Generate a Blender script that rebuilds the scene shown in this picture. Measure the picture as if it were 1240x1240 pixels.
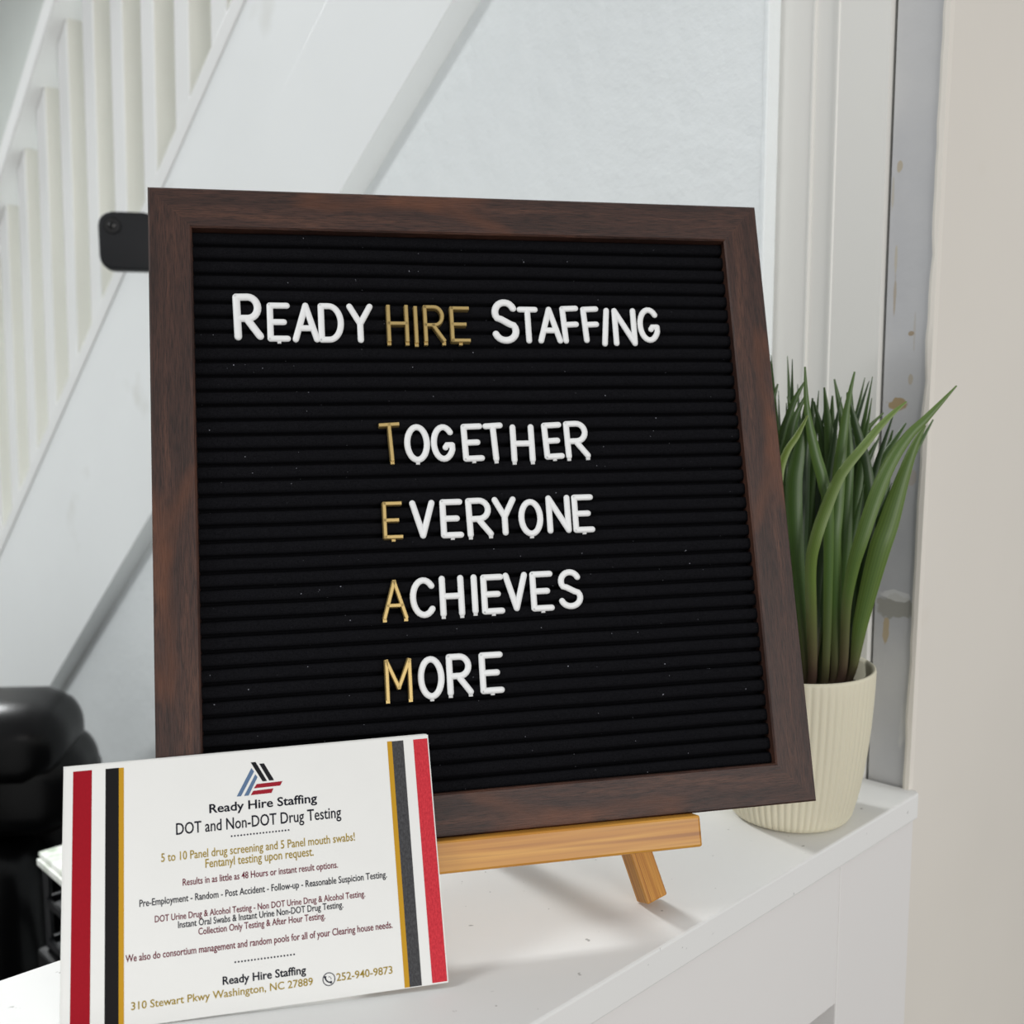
import bpy, bmesh, math, random
from mathutils import Vector, Matrix, noise

for o in list(bpy.data.objects):
    bpy.data.objects.remove(o)
SC = bpy.context.scene
COL = SC.collection
random.seed(7)
D2R = math.pi / 180

# ------------------------------------------------------------------ camera, world, lights, exposure
TOP = 1.06                       # height of the counter top above the floor
CZ = TOP + 0.25162               # height of the camera
cam = bpy.data.cameras.new('camera')
cam.sensor_width = 36.0
cam.lens = 1270.3 / 1240 * 36
cam.clip_start = 0.02
cam.dof.use_dof = True
cam.dof.focus_distance = 0.49
cam.dof.aperture_fstop = 12.0
co = bpy.data.objects.new('camera', cam)
COL.objects.link(co)
right = Vector((0.9999945, -0.0003977, -0.0032940))
up = Vector((0.0033179, 0.1198653, 0.9927846))
fwd = Vector((0.0, 0.9927901, -0.1198660))
m3 = Matrix((right, up, -fwd)).transposed()
co.matrix_world = Matrix.Translation((0, 0, CZ)) @ m3.to_4x4()
SC.camera = co

world = bpy.data.worlds.new('world')
SC.world = world
world.use_nodes = True
world.node_tree.nodes['Background'].inputs[0].default_value = (0.97, 0.985, 1.0, 1)
world.node_tree.nodes['Background'].inputs[1].default_value = 0.42

# room axes: E2 runs along the counter away from the camera, E1 along the stair wall
TH = 44 * D2R
E2 = Vector((math.cos(TH), math.sin(TH), 0))
E1 = Vector((-math.sin(TH), math.cos(TH), 0))
def W(s, t, z):                  # room coordinates -> world, z above the floor
    return E2 * s + E1 * t + Vector((0, 0, z))

def area(name, loc, target, sx, sy, power, col=(1, 1, 1)):
    l = bpy.data.lights.new(name, 'AREA')
    l.shape = 'RECTANGLE'; l.size = sx; l.size_y = sy
    l.energy = power; l.color = col
    o = bpy.data.objects.new(name, l); COL.objects.link(o)
    o.location = loc
    o.rotation_euler = (Vector(target) - Vector(loc)).to_track_quat('-Z', 'Y').to_euler()
    return o
p = W(0.46, 2.60, 2.80)
area('overhead_light', p, (p.x, p.y, 0), 0.42, 0.42, 60, (0.98, 1.0, 1.0))  # main ceiling panel, over the far left of the room
p = W(-2.0, 1.2, 2.75)
area('overhead_light', p, (p.x, p.y, 0), 1.2, 0.6, 41, (0.98, 1.0, 1.0))  # added fill to brighten the stair wall, no known fixture
p = W(-0.3, -2.4, 1.6)
area('side_fill_light', p, W(0.6, 0.3, 1.2), 1.4, 1.6, 33, (1.0, 0.97, 0.94))  # added soft fill from the right for vertical faces, source unseen

p = W(1.1, 3.0, 2.85)
area('overhead_light', p, (p.x, p.y, 0), 0.6, 0.6, 20, (0.98, 1.0, 1.0))  # added fill above the stairs to lift the far wall

SC.view_settings.view_transform = 'Standard'
SC.view_settings.look = 'None'
SC.view_settings.gamma = 1.0
SC.view_settings.use_curve_mapping = False
SC.view_settings.exposure = 0.22

# ------------------------------------------------------------------ materials
def srgb(r, g, b):
    f = lambda c: c / 255 / 12.92 if c / 255 <= 0.04045 else ((c / 255 + 0.055) / 1.055) ** 2.4
    return (f(r), f(g), f(b), 1)

class NT:
    def __init__(self, name, col, rough=0.5, metal=0.0, spec=0.5):
        self.m = bpy.data.materials.new(name)
        self.m.use_nodes = True
        self.t = self.m.node_tree
        self.b = self.t.nodes['Principled BSDF']
        self.b.inputs['Base Color'].default_value = col
        self.b.inputs['Roughness'].default_value = rough
        self.b.inputs['Metallic'].default_value = metal
        self.b.inputs['Specular IOR Level'].default_value = spec
        self.tc = None
    def n(self, typ, **kw):
        x = self.t.nodes.new(typ)
        for k, v in kw.items():
            setattr(x, k, v)
        return x
    def l(self, a, b):
        self.t.links.new(a, b)
    def coord(self, scale=(1, 1, 1), which='Object', loc=(0, 0, 0), rot=(0, 0, 0)):
        if self.tc is None:
            self.tc = self.n('ShaderNodeTexCoord')
        mp = self.n('ShaderNodeMapping')
        mp.inputs['Scale'].default_value = scale
        mp.inputs['Location'].default_value = loc
        mp.inputs['Rotation'].default_value = rot
        self.l(self.tc.outputs[which], mp.inputs[0])
        return mp.outputs[0]
    def noise(self, vec, scale, detail=4, rough=0.5, dist=0.0):
        x = self.n('ShaderNodeTexNoise')
        x.inputs['Scale'].default_value = scale
        x.inputs['Detail'].default_value = detail
        x.inputs['Roughness'].default_value = rough
        x.inputs['Distortion'].default_value = dist
        self.l(vec, x.inputs['Vector'])
        return x.outputs[0]
    def ramp(self, fac, stops):
        r = self.n('ShaderNodeValToRGB')
        e = r.color_ramp.elements
        while len(e) < len(stops):
            e.new(0.5)
        for i, (p, c) in enumerate(stops):
            e[i].position = p
            e[i].color = c if len(c) == 4 else (*c, 1)
        self.l(fac, r.inputs[0])
        return r.outputs[0]
    def mix(self, fac, a, b, mode='MIX'):
        x = self.n('ShaderNodeMix', data_type='RGBA', blend_type=mode)
        for sock, v in ((x.inputs[0], fac), (x.inputs[6], a), (x.inputs[7], b)):
            if hasattr(v, 'is_output'):
                self.l(v, sock)
            else:
                sock.default_value = v
        return x.outputs[2]
    def math(self, op, a, b=0.0):
        x = self.n('ShaderNodeMath', operation=op)
        for sock, v in ((x.inputs[0], a), (x.inputs[1], b)):
            if hasattr(v, 'is_output'):
                self.l(v, sock)
            else:
                sock.default_value = v
        return x.outputs[0]
    def color(self, s):
        self.l(s, self.b.inputs['Base Color'])
    def bump(self, h, strength=0.3, dist=0.001):
        x = self.n('ShaderNodeBump')
        x.inputs['Strength'].default_value = strength
        x.inputs['Distance'].default_value = dist
        self.l(h, x.inputs['Height'])
        self.l(x.outputs[0], self.b.inputs['Normal'])

def paint(name, col, rough=0.45, wobble=0.03, bump=0.15, bscale=60, specks=0.0, smudge=None, spec=0.4, bd=0.002):
    k = NT(name, col, rough, spec=spec)
    v = k.coord()
    n1 = k.noise(v, 5, 4)
    d = tuple(c * (1 - wobble * 2) for c in col[:3]) + (1,)
    c = k.ramp(n1, [(0.3, d), (0.7, col)])
    if smudge:
        n3 = k.noise(k.coord(loc=(3.1, 1.7, 0.4)), 9, 3, 0.5)
        f = k.ramp(n3, [(0.66, (0, 0, 0)), (0.78, (1, 1, 1))])
        c = k.mix(k.math('MULTIPLY', f, 0.5), c, smudge)
    if specks:
        n2 = k.noise(k.coord(loc=(1, 2, 3)), 170, 2, 0.6)
        f = k.ramp(n2, [(0.715, (0, 0, 0)), (0.76, (1, 1, 1))])
        c = k.mix(k.math('MULTIPLY', f, specks), c, srgb(110, 108, 104))
    k.color(c)
    k.bump(k.noise(v, bscale, 5, 0.6), bump, bd)
    return k.m

M = {}
M['counter'] = paint('white_gloss_paint', srgb(233, 233, 231), 0.58, 0.015, 0.05, 90, 0.6, spec=0.22)
M['counter_front'] = paint('white_front_paint', srgb(233, 231, 229), 0.42, 0.01, 0.05, 60)
M['wall'] = paint('cool_white_wall_paint', srgb(239, 244, 245), 0.5, 0.015, 0.55, 38, bd=0.0035)
M['stringer'] = paint('cool_white_wood_paint', srgb(241, 244, 244), 0.42, 0.015, 0.12, 24, 0.0, srgb(205, 204, 196))
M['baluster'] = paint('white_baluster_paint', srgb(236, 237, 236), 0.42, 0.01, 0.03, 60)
M['baluster_shade'] = paint('shaded_baluster_paint', srgb(224, 223, 215), 0.5, 0.01, 0.03, 60)  # same white balusters, shade of their near faces put into the colour
M['casing'] = paint('warm_white_trim_paint', srgb(226, 225, 220), 0.45, 0.012, 0.05, 50)
M['cream'] = paint('cream_wall_paint', srgb(226, 221, 212), 0.6, 0.02, 0.12, 30, 0.0, srgb(206, 192, 172))
M['far'] = paint('pale_grey_wall_paint', srgb(214, 218, 214), 0.6, 0.02, 0.08, 30)
M['floor'] = paint('grey_floor', srgb(88, 85, 81), 0.5, 0.05, 0.05, 30)

k = NT('grey_primer', srgb(176, 177, 178), 0.6)
v = k.coord()
c = k.ramp(k.noise(v, 14, 4), [(0.3, srgb(180, 181, 184)), (0.7, srgb(196, 196, 196))])
sn = k.noise(k.coord((1, 1, 0.35), loc=(0.3, 0, 0.77)), 40, 3, 0.6)
c = k.mix(k.ramp(sn, [(0.66, (0, 0, 0)), (0.70, (0.6, 0.6, 0.6))]), c, srgb(205, 205, 203))
sp = k.n('ShaderNodeSeparateXYZ'); k.l(k.coord(), sp.inputs[0])
wob = k.noise(k.coord(loc=(5, 1, 2)), 130, 2, 0.6)
def blot(z, y, hz, hy, colr, amt):
    global c
    dz = k.math('DIVIDE', k.math('SUBTRACT', sp.outputs[2], z), hz)
    dy = k.math('DIVIDE', k.math('SUBTRACT', sp.outputs[1], y), hy)
    r2 = k.math('ADD', k.math('MULTIPLY', dz, dz), k.math('MULTIPLY', dy, dy))
    r2 = k.math('ADD', r2, k.math('MULTIPLY', k.math('SUBTRACT', wob, 0.5), 2.4))
    f = k.ramp(r2, [(0.75, (amt, amt, amt)), (1.0, (0, 0, 0))])
    c = k.mix(f, c, colr)
BLOTS = [(0.2391, 0.3000, 0.0042, 0.0075, (164, 140, 96), 0.9), (0.2546, 0.2917, 0.0035, 0.0016, (176, 164, 140), 0.7),
         (0.1949, 0.2890, 0.005, 0.004, (186, 176, 166), 0.7), (0.1140, 0.2955, 0.0075, 0.014, (150, 148, 138), 0.8),
         (0.1210, 0.2955, 0.0035, 0.010, (222, 222, 220), 0.6), (0.0978, 0.3008, 0.0080, 0.0024, (182, 160, 116), 0.75),
         (0.3800, 0.3039, 0.0036, 0.0020, (172, 158, 130), 0.75), (0.3657, 0.3075, 0.010, 0.0010, (176, 168, 150), 0.6),
         (0.3278, 0.3040, 0.010, 0.0010, (182, 172, 146), 0.6), (0.3043, 0.3038, 0.013, 0.0009, (160, 142, 112), 0.6),
         (0.2850, 0.2905, 0.012, 0.0007, (176, 170, 160), 0.6), (0.2817, 0.2927, 0.0018, 0.0020, (150, 128, 92), 0.8)]
for b in BLOTS:
    blot(b[0] + TOP, b[1], b[2], b[3], srgb(*b[4]), b[5])
k.color(c)
k.bump(k.noise(v, 70, 4), 0.25, 0.002)
M['grey'] = k.m

def wood(name, dark, mid, light, knot, rough, s=1.0, pore=0.6, spec=0.4):
    k = NT(name, mid, rough, spec=spec)
    v1 = k.coord((9 * s, 110 * s, 110 * s))
    n1 = k.noise(v1, 1.0, 6, 0.6, 0.6)
    base = k.ramp(n1, [(0.28, dark), (0.5, mid), (0.72, light)])
    n2 = k.noise(k.coord((110 * s, 1700 * s, 1700 * s)), 1.0, 3, 0.7, 0.1)
    f = k.ramp(n2, [(0.36, (pore, pore, pore)), (0.56, (0, 0, 0))])
    base = k.mix(f, base, tuple(c * 0.35 for c in dark[:3]) + (1,))
    n3 = k.noise(k.coord((7 * s, 26 * s, 26 * s), loc=(0.7, 0.2, 0.5)), 1.0, 3, 0.5, 1.2)
    f3 = k.ramp(n3, [(0.62, (0, 0, 0)), (0.80, (0.55, 0.55, 0.55))])
    base = k.mix(f3, base, knot)
    k.color(base)
    k.bump(n2, 0.25, 0.0006)
    return k.m
M['walnut'] = wood('dark_walnut_veneer', srgb(38, 23, 19), srgb(66, 42, 34), srgb(94, 61, 46), srgb(116, 66, 36), 0.5, 1.0, 0.75, 0.36)
M['walnut_edge'] = wood('walnut_edge', srgb(34, 22, 18), srgb(48, 32, 26), srgb(60, 42, 32), srgb(62, 42, 30), 0.5)

def pine(name, s=1.0):
    k = NT(name, srgb(196, 140, 70), 0.4)
    n1 = k.noise(k.coord((6, 130 * s, 130 * s), loc=(0.1, 0.3, 0.2)), 1.0, 3, 0.5, 0.8)
    base = k.ramp(n1, [(0.32, srgb(138, 82, 22)), (0.45, srgb(180, 120, 38)), (0.58, srgb(202, 146, 58)), (0.72, srgb(160, 100, 30))])
    n2 = k.noise(k.coord((10, 600, 600)), 1.0, 2, 0.6)
    base = k.mix(k.ramp(n2, [(0.3, (0.35, 0.35, 0.35)), (0.5, (0, 0, 0))]), base, srgb(140, 88, 36))
    k.color(base)
    return k.m
M['pine'] = pine('golden_pine')
M['pine_leg'] = pine('golden_pine_end', 6.5)

k = NT('black_felt', srgb(17, 17, 19), 1.0, spec=0.0)
v = k.coord()
n = k.noise(v, 2200, 3, 0.7)
base = k.ramp(n, [(0.3, srgb(12, 12, 14)), (0.75, srgb(31, 31, 34))])
lint = k.noise(k.coord(loc=(2, 1, 7)), 620, 1, 0.5)
f = k.ramp(lint, [(0.795, (0, 0, 0)), (0.82, (1, 1, 1))])
k.color(k.mix(k.math('MULTIPLY', f, 0.75), base, srgb(150, 152, 160)))
k.b.inputs['Sheen Weight'].default_value = 0.0
k.b.inputs['Sheen Roughness'].default_value = 0.6
k.bump(n, 0.5, 0.0006)
M['felt'] = k.m

M['white_letter'] = NT('white_letter_plastic', srgb(232, 233, 233), 0.38).m
k = NT('gold_letter_plastic', srgb(176, 152, 98), 0.38, 0.6)
M['gold_letter'] = k.m
def card_mat(name, col):
    k = NT(name, col, 0.55, spec=0.25)
    k.color(k.ramp(k.noise(k.coord(), 60, 3), [(0.3, tuple(c * 0.985 for c in col[:3]) + (1,)), (0.7, col)]))
    return k.m
M['card'] = card_mat('white_card', srgb(228, 228, 225))
def ink(name, col, var=0.0, col2=None):
    k = NT(name, srgb(*col), 0.6, spec=0.12)
    if var:
        n = k.noise(k.coord((260, 110, 1)), 6, 3, 0.7)
        k.color(k.ramp(n, [(0.3, srgb(*[c * (1 - var) for c in col])), (0.7, srgb(*(col2 or col)))]))
    return k.m
M['ink_navy'] = ink('navy_ink', (34, 36, 50))
M['ink_gold'] = ink('olive_gold_ink', (198, 172, 76))
M['ink_maroon'] = ink('maroon_ink', (132, 40, 62))
M['ink_red'] = ink('red_ink', (156, 16, 32), 0.06)
M['ink_red_light'] = ink('bright_red_ink', (200, 44, 58), 0.12, (214, 60, 70))
M['ink_black'] = ink('black_ink', (24, 22, 23))
M['ink_charcoal'] = ink('charcoal_ink', (66, 66, 68), 0.25, (80, 80, 82))
M['ink_stripe_gold'] = ink('gold_stripe_ink', (190, 144, 36))
M['ink_blue'] = ink('steel_blue_ink', (92, 116, 146))
M['ink_logo_red'] = ink('logo_red_ink', (150, 30, 44))
M['ink_logo_black'] = ink('logo_black_ink', (28, 28, 32))

k = NT('ivory_ceramic', srgb(220, 214, 191), 0.5, spec=0.35)
k.b.inputs['Subsurface Weight'].default_value = 0.05
k.b.inputs['Subsurface Radius'].default_value = (0.004, 0.003, 0.002)
M['pot'] = k.m
M['soil'] = paint('dark_potting_foam', srgb(44, 34, 28), 0.9, 0.2, 0.6, 300)

k = NT('grass_leaf', srgb(62, 96, 40), 0.4, spec=0.45)
uv = k.n('ShaderNodeUVMap')
sp = k.n('ShaderNodeSeparateXYZ'); k.l(uv.outputs[0], sp.inputs[0])
attr = k.n('ShaderNodeAttribute'); attr.attribute_name = 'tone'
greens = k.ramp(attr.outputs['Fac'], [(0.0, srgb(30, 52, 24)), (0.5, srgb(74, 102, 44)), (1.0, srgb(122, 142, 64))])
st = k.noise(k.coord((70, 1, 1), 'UV'), 1.0, 3, 0.6)
stripes = k.n('ShaderNodeTexWave'); stripes.inputs['Scale'].default_value = 2.2; stripes.inputs['Distortion'].default_value = 0.4
k.l(k.coord((1, 0.02, 1), 'UV'), stripes.inputs['Vector'])
g2 = k.mix(k.math('MULTIPLY', stripes.outputs['Fac'], 0.28), greens, srgb(36, 62, 30))
rt = k.ramp(sp.outputs[1], [(0.10, (1, 1, 1)), (0.27, (0, 0, 0))])
g3 = k.mix(rt, g2, srgb(92, 72, 62))
k.color(g3)
k.b.inputs['Subsurface Weight'].default_value = 0.0
M['leaf'] = k.m

k = NT('black_leather', srgb(6, 6, 7), 0.32, spec=0.22)
k.bump(k.noise(k.coord(), 220, 3), 0.15, 0.001)
M['leather'] = k.m
M['black_plastic'] = NT('black_plastic', srgb(12, 12, 14), 0.45, spec=0.35).m
M['black_metal'] = NT('black_metal', srgb(30, 31, 34), 0.4, 0.3).m
k = NT('camera_black', srgb(22, 23, 26), 0.6, spec=0.3)
M['cam_black'] = k.m
M['lens'] = NT('lens_glass', srgb(4, 4, 5), 0.15, spec=0.4).m
k = NT('printed_paper', srgb(236, 236, 232), 0.7)
n = k.noise(k.coord((40, 90, 1)), 1.0, 3, 0.7)
k.color(k.ramp(n, [(0.45, srgb(236, 237, 232)), (0.60, srgb(206, 212, 200)), (0.72, srgb(150, 176, 140))]))
M['paper'] = k.m
M['shadow_gap'] = NT('gap_shade', srgb(60, 56, 52), 0.9).m  # dark colour standing in for the shade deep in the casing gap

# ------------------------------------------------------------------ helpers
def link_mesh(name, bm, mat, parent=None, smooth=False, loc=None, rot=None):
    me = bpy.data.meshes.new(name)
    bmesh.ops.recalc_face_normals(bm, faces=bm.faces)
    bm.to_mesh(me); bm.free()
    if smooth:
        me.polygons.foreach_set('use_smooth', [True] * len(me.polygons))
    for mm in (mat if isinstance(mat, (list, tuple)) else [mat]):
        me.materials.append(mm)
    o = bpy.data.objects.new(name, me)
    COL.objects.link(o)
    if parent:
        o.parent = parent
    if rot is not None:
        o.rotation_euler = rot
    if loc is not None:
        o.location = loc
    return o

def tag(o, label, cat, group=None):
    o['label'] = label
    o['category'] = cat
    if group:
        o['group'] = group
    return o

def structure(o):
    o['kind'] = 'structure'
    return o

def empty(name, mat):
    o = bpy.data.objects.new(name, None)
    o.empty_display_size = 0.02
    COL.objects.link(o)
    o.matrix_world = mat
    return o

def box_bm(bm, x0, x1, y0, y1, z0, z1, bev=0.0, seg=2, mat=None):
    v = [bm.verts.new((x, y, z)) for x in (x0, x1) for y in (y0, y1) for z in (z0, z1)]
    q = [(0, 1, 3, 2), (4, 6, 7, 5), (0, 4, 5, 1), (2, 3, 7, 6), (0, 2, 6, 4), (1, 5, 7, 3)]
    fs = [bm.faces.new([v[i] for i in f]) for f in q]
    nv = v
    if bev:
        es = list({e for f in fs for e in f.edges})
        r = bmesh.ops.bevel(bm, geom=es, offset=bev, segments=seg, affect='EDGES', profile=0.5)
        nv = list({x for f in r['faces'] for x in f.verts} | {x for x in v if x.is_valid})
    if mat is not None:
        bmesh.ops.transform(bm, matrix=mat, verts=[x for x in nv if x.is_valid])
    return bm

def box(name, dims, mat, parent=None, bev=0.0, loc=None, rot=None, smooth=False):
    bm = bmesh.new()
    box_bm(bm, *dims, bev=bev)
    return link_mesh(name, bm, mat, parent, smooth, loc, rot)

ROOM = Matrix((E2, E1, Vector((0, 0, 1)))).transposed().to_4x4()   # local x along E2, y along E1
def room_obj(o):
    o.matrix_world = ROOM
    return o

def prism_bm(bm, poly, axis_lo, axis_hi, f):
    """poly: list of 2D points; f(p, a) -> 3D"""
    a = [bm.verts.new(f(p, axis_lo)) for p in poly]
    b = [bm.verts.new(f(p, axis_hi)) for p in poly]
    bm.faces.new(a); bm.faces.new(b[::-1])
    n = len(poly)
    for i in range(n):
        bm.faces.new((a[i], b[i], b[(i + 1) % n], a[(i + 1) % n]))
    return bm

def tube_bm(bm, pts, radii, seg=10, squash=None, closed_ends=True):
    """sweep along 3D points, with hemispherical ends"""
    pts = [Vector(p) for p in pts]
    if not isinstance(radii, (list, tuple)):
        radii = [radii] * len(pts)
    rings = []
    n = len(pts)
    def tang(i):
        a = pts[max(i - 1, 0)]; b = pts[min(i + 1, n - 1)]
        return (b - a).normalized()
    ref = Vector((0, 0, 1)) if abs(tang(0).z) < 0.9 else Vector((0, 1, 0))
    def ring(c, t, r):
        u_ = t.cross(ref)
        if u_.length < 1e-6:
            u_ = t.cross(Vector((1, 0, 0)))
        u_.normalize(); w = u_.cross(t).normalized()
        return [bm.verts.new(c + u_ * (math.cos(2 * math.pi * j / seg) * r) + w * (math.sin(2 * math.pi * j / seg) * r)) for j in range(seg)]
    t0 = tang(0)
    caps0 = [bm.verts.new(pts[0] - t0 * radii[0])]
    for a in (60, 30):
        rings.append(ring(pts[0] - t0 * radii[0] * math.sin(a * D2R), t0, radii[0] * math.cos(a * D2R)))
    for i in range(n):
        rings.append(ring(pts[i], tang(i), radii[i]))
    t1 = tang(n - 1)
    for a in (30, 60):
        rings.append(ring(pts[-1] + t1 * radii[-1] * math.sin(a * D2R), t1, radii[-1] * math.cos(a * D2R)))
    cap1 = bm.verts.new(pts[-1] + t1 * radii[-1])
    for a, b in zip(rings, rings[1:]):
        for j in range(seg):
            bm.faces.new((a[j], a[(j + 1) % seg], b[(j + 1) % seg], b[j]))
    for j in range(seg):
        bm.faces.new((caps0[0], rings[0][(j + 1) % seg], rings[0][j]))
        bm.faces.new((cap1, rings[-1][j], rings[-1][(j + 1) % seg]))
    return bm

def frame_matrix(origin, u, v):
    u = Vector(u).normalized(); v = Vector(v).normalized(); n = u.cross(v)
    m = Matrix((u, v, n)).transposed().to_4x4()
    m.translation = Vector(origin)
    return m

# ------------------------------------------------------------------ the setting
# floor
o = structure(box('floor', (-3, 4, -3, 5, -0.1, 0.0), M['floor'])); room_obj(o)
ALPHA = 38.5 * D2R
ca, sa = math.cos(ALPHA), math.sin(ALPHA)
def zline(t, perp):              # height on a line parallel to the stair slope
    return (perp - t * sa) / ca + CZ
def tline(z, perp):
    return (perp - (z - CZ) * ca) / sa
SW = 0.600                       # wall under the stairs
TC = 0.3868                     # where that wall meets the trim post
bm = bmesh.new()
poly = [(TC, 0.0), (TC, zline(TC, 0.70)), (tline(0.0, 0.70), 0.0)]
prism_bm(bm, poly, SW, SW + 0.10, lambda q, a: (a, q[0], q[1]))
o = structure(link_mesh('wall_back', bm, M['wall'])); room_obj(o)
# rough corner bead where the wall ends
bm = bmesh.new()
N = 150
zt = zline(TC, 0.70)
rows = []
for i in range(N + 1):
    z = TOP - 0.1 + (zt - TOP + 0.1) * i / N
    j1 = noise.noise(Vector((0, 3.1, z * 60))) * 0.0006
    j2 = noise.noise(Vector((5, 1.1, z * 45))) * 0.0009
    rows.append([bm.verts.new(q) for q in ((SW - 0.0001, TC + 0.0030 + j2, z), (SW - 0.0007 + j1 * 0.5, TC + 0.0012 + j2, z), (SW - 0.0006 + j1 * 0.5, TC - 0.0004 + j1 * 0.6, z),
                                           (SW + 0.0004, TC - 0.0010 + j1 * 0.6, z), (SW + 0.0130, TC - 0.0014 + j1 * 0.3, z))])
for a, b in zip(rows, rows[1:]):
    for q in range(4):
        bm.faces.new((a[q], a[q + 1], b[q + 1], b[q]))
o = structure(link_mesh('trim_1', bm, M['wall'])); room_obj(o)
# moulded casing beside it (profile in plan, extruded upward)
prof = [(0.612, 0.3900), (0.612, 0.3622), (0.6113, 0.3616), (0.6113, 0.3606), (0.6136, 0.3598), (0.6136, 0.3458), (0.6113, 0.3450), (0.6113, 0.3440), (0.6120, 0.3434), (0.6120, 0.3108), (0.69, 0.3108), (0.69, 0.3900)]
bm = bmesh.new()
prism_bm(bm, prof, TOP - 0.3, 2.7, lambda q, a: (q[0], q[1], a))
o = structure(link_mesh('trim_2', bm, M['casing'])); room_obj(o)
# grey unpainted end of the right-hand wall
bm = bmesh.new()
vs = []
for z in (0.0, 2.7):
    t_ = 0.2722 + 0.0085 - (z - CZ) * 0.0096
    vs.append([bm.verts.new(q) for q in ((0.6165, t_, z), (0.6165, 0.3088, z), (0.69, 0.3088, z), (0.69, t_, z))])
bm.faces.new(vs[0]); bm.faces.new(vs[1][::-1])
for q in range(4):
    bm.faces.new((vs[0][q], vs[0][(q + 1) % 4], vs[1][(q + 1) % 4], vs[1][q]))
o = structure(link_mesh('trim_3', bm, M['grey'])); room_obj(o)
o = structure(box('gap_shade_strip', (0.700, 0.72, 0.295, 0.3235, 0.0, 2.7), M['shadow_gap'])); room_obj(o)  # dark strip added behind the gap so it reads as shade
# cream wall running away on the right, ragged plaster edge over the grey end
bm = bmesh.new()
N = 220
rows = []
for i in range(N + 1):
    z = 2.7 * i / N
    lean = -0.0085 + (z - CZ) * 0.0096
    j = (noise.noise(Vector((2, 9.1, z * 40))) * 0.0011 + noise.noise(Vector((2, 4.1, z * 130))) * 0.0006) - lean
    rows.append([bm.verts.new(q) for q in ((0.6300, 0.2745 + j, z), (0.6150, 0.2742 + j, z), (0.6142, 0.2725 + j, z), (0.6146, 0.2700 - lean, z), (0.618, 0.2690 - lean, z), (2.6, 0.2690 - lean, z))])
for a, b in zip(rows, rows[1:]):
    for q in range(5):
        bm.faces.new((a[q], a[q + 1], b[q + 1], b[q]))
o = structure(link_mesh('wall_right', bm, M['cream'])); room_obj(o)
# far walls of the stairwell and the room
o = structure(box('wall_far', (1.55, 1.65, 0.4, 5.0, 0.0, 2.9), M['far'])); room_obj(o)
o = structure(box('wall_left', (-3.0, 1.6, 4.9, 5.0, 0.0, 2.9), M['far'])); room_obj(o)

# ------------------------------------------------------------------ counter (half wall with a painted cap)
ctr = empty('counter', Matrix.Translation(W(0.3, 0.36, 0)))
def croom(o):
    o.matrix_world = ROOM
    o.parent = ctr
    o.matrix_parent_inverse = ctr.matrix_world.inverted()
    return o
bm = bmesh.new()
S0, S1 = -0.55, 0.6168
F0 = 0.2743
back0 = 0.4546 + (0.4487 - 0.4546) * 0
capp = [(S0, F0), (S1 - 0.004, F0), (S1, F0 + 0.004), (0.6125, 0.3140), (0.6100, 0.3735), (0.5985, 0.3755), (0.5985, 0.4290), (S0, 0.4990)]
capp = [(S0, F0), (S1 - 0.003, F0), (S1, F0 + 0.003), (0.6142, 0.2900), (0.6118, 0.3728), (0.5985, 0.3740), (0.5985, 0.4275), (S0, 0.4975)]
prism_bm(bm, capp, TOP - 0.0165, TOP, lambda q, a: (q[0], q[1], a))
bmesh.ops.bevel(bm, geom=[e for e in bm.edges if e.calc_length() > 0.02], offset=0.0012, segments=2, affect='EDGES', profile=0.5)
o = croom(link_mesh('countertop', bm, M['counter']))
FB = F0 + 0.0035                 # face frame below the cap
zc = TOP - 0.0165
bm = bmesh.new(); box_bm(bm, S0, 0.5257, FB, FB + 0.018, CZ - 0.3535, zc, 0.0006)
croom(link_mesh('apron_rail', bm, M['counter_front']))
bm = bmesh.new(); box_bm(bm, 0.5260, 0.6163, FB, FB + 0.018, 0.0, zc, 0.0008)
croom(link_mesh('stile', bm, M['counter_front']))
bm = bmesh.new()
prism_bm(bm, [(S0, 0.325), (0.610, 0.325), (0.610, 0.370), (0.597, 0.376), (0.597, 0.415), (S0, 0.485)], 0.0, zc, lambda q, a: (q[0], q[1], a))
croom(link_mesh('back_panel', bm, M['counter_front']))
tag(ctr, 'white painted half-wall counter with a narrow cap under the letter board', 'counter')

# ------------------------------------------------------------------ staircase
LEAN = 0.045
stair = empty('staircase', Matrix.Translation(W(0.62, 1.6, 0)))
def sroom(o):
    o.matrix_world = ROOM
    o.parent = stair
    o.matrix_parent_inverse = stair.matrix_world.inverted()
    return o
SF = 0.575                       # face of the stringer
def strip(name, p0, p1, s0, s1, t0, t1, mat, bev=0.0, wav=0.0, cut=True):
    bm = bmesh.new()
    lo_t = min(t1, tline(0.0, p0)) if cut else t1
    hi_t = min(t1, tline(0.0, p1)) if cut else t1
    poly = [(t0, zline(t0, p0)), (t0, zline(t0, p1)), (hi_t, zline(hi_t, p1)), (lo_t, zline(lo_t, p0))]
    prism_bm(bm, poly, s0, s1, lambda q, a: (a, q[0], q[1]))
    if bev:
        bmesh.ops.bevel(bm, geom=[e for e in bm.edges if e.calc_length() > 0.3], offset=bev, segments=2, affect='EDGES', profile=0.5)
    return sroom(link_mesh(name, bm, mat, smooth=False))
T0, T1 = TC + 0.006, 2.9
strip('stringer_board', 0.649, 0.7915, SF, 0.66, T0, T1, M['stringer'], 0.0008)
strip('stringer_board', 0.7915, 0.907, SF + 0.0005, 0.66, T0, T1, M['stringer'], 0.0006)
strip('stringer_cap', 0.9085, 0.930, SF - 0.0005, 0.66, T0, T1, M['baluster'], 0.002)
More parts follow.
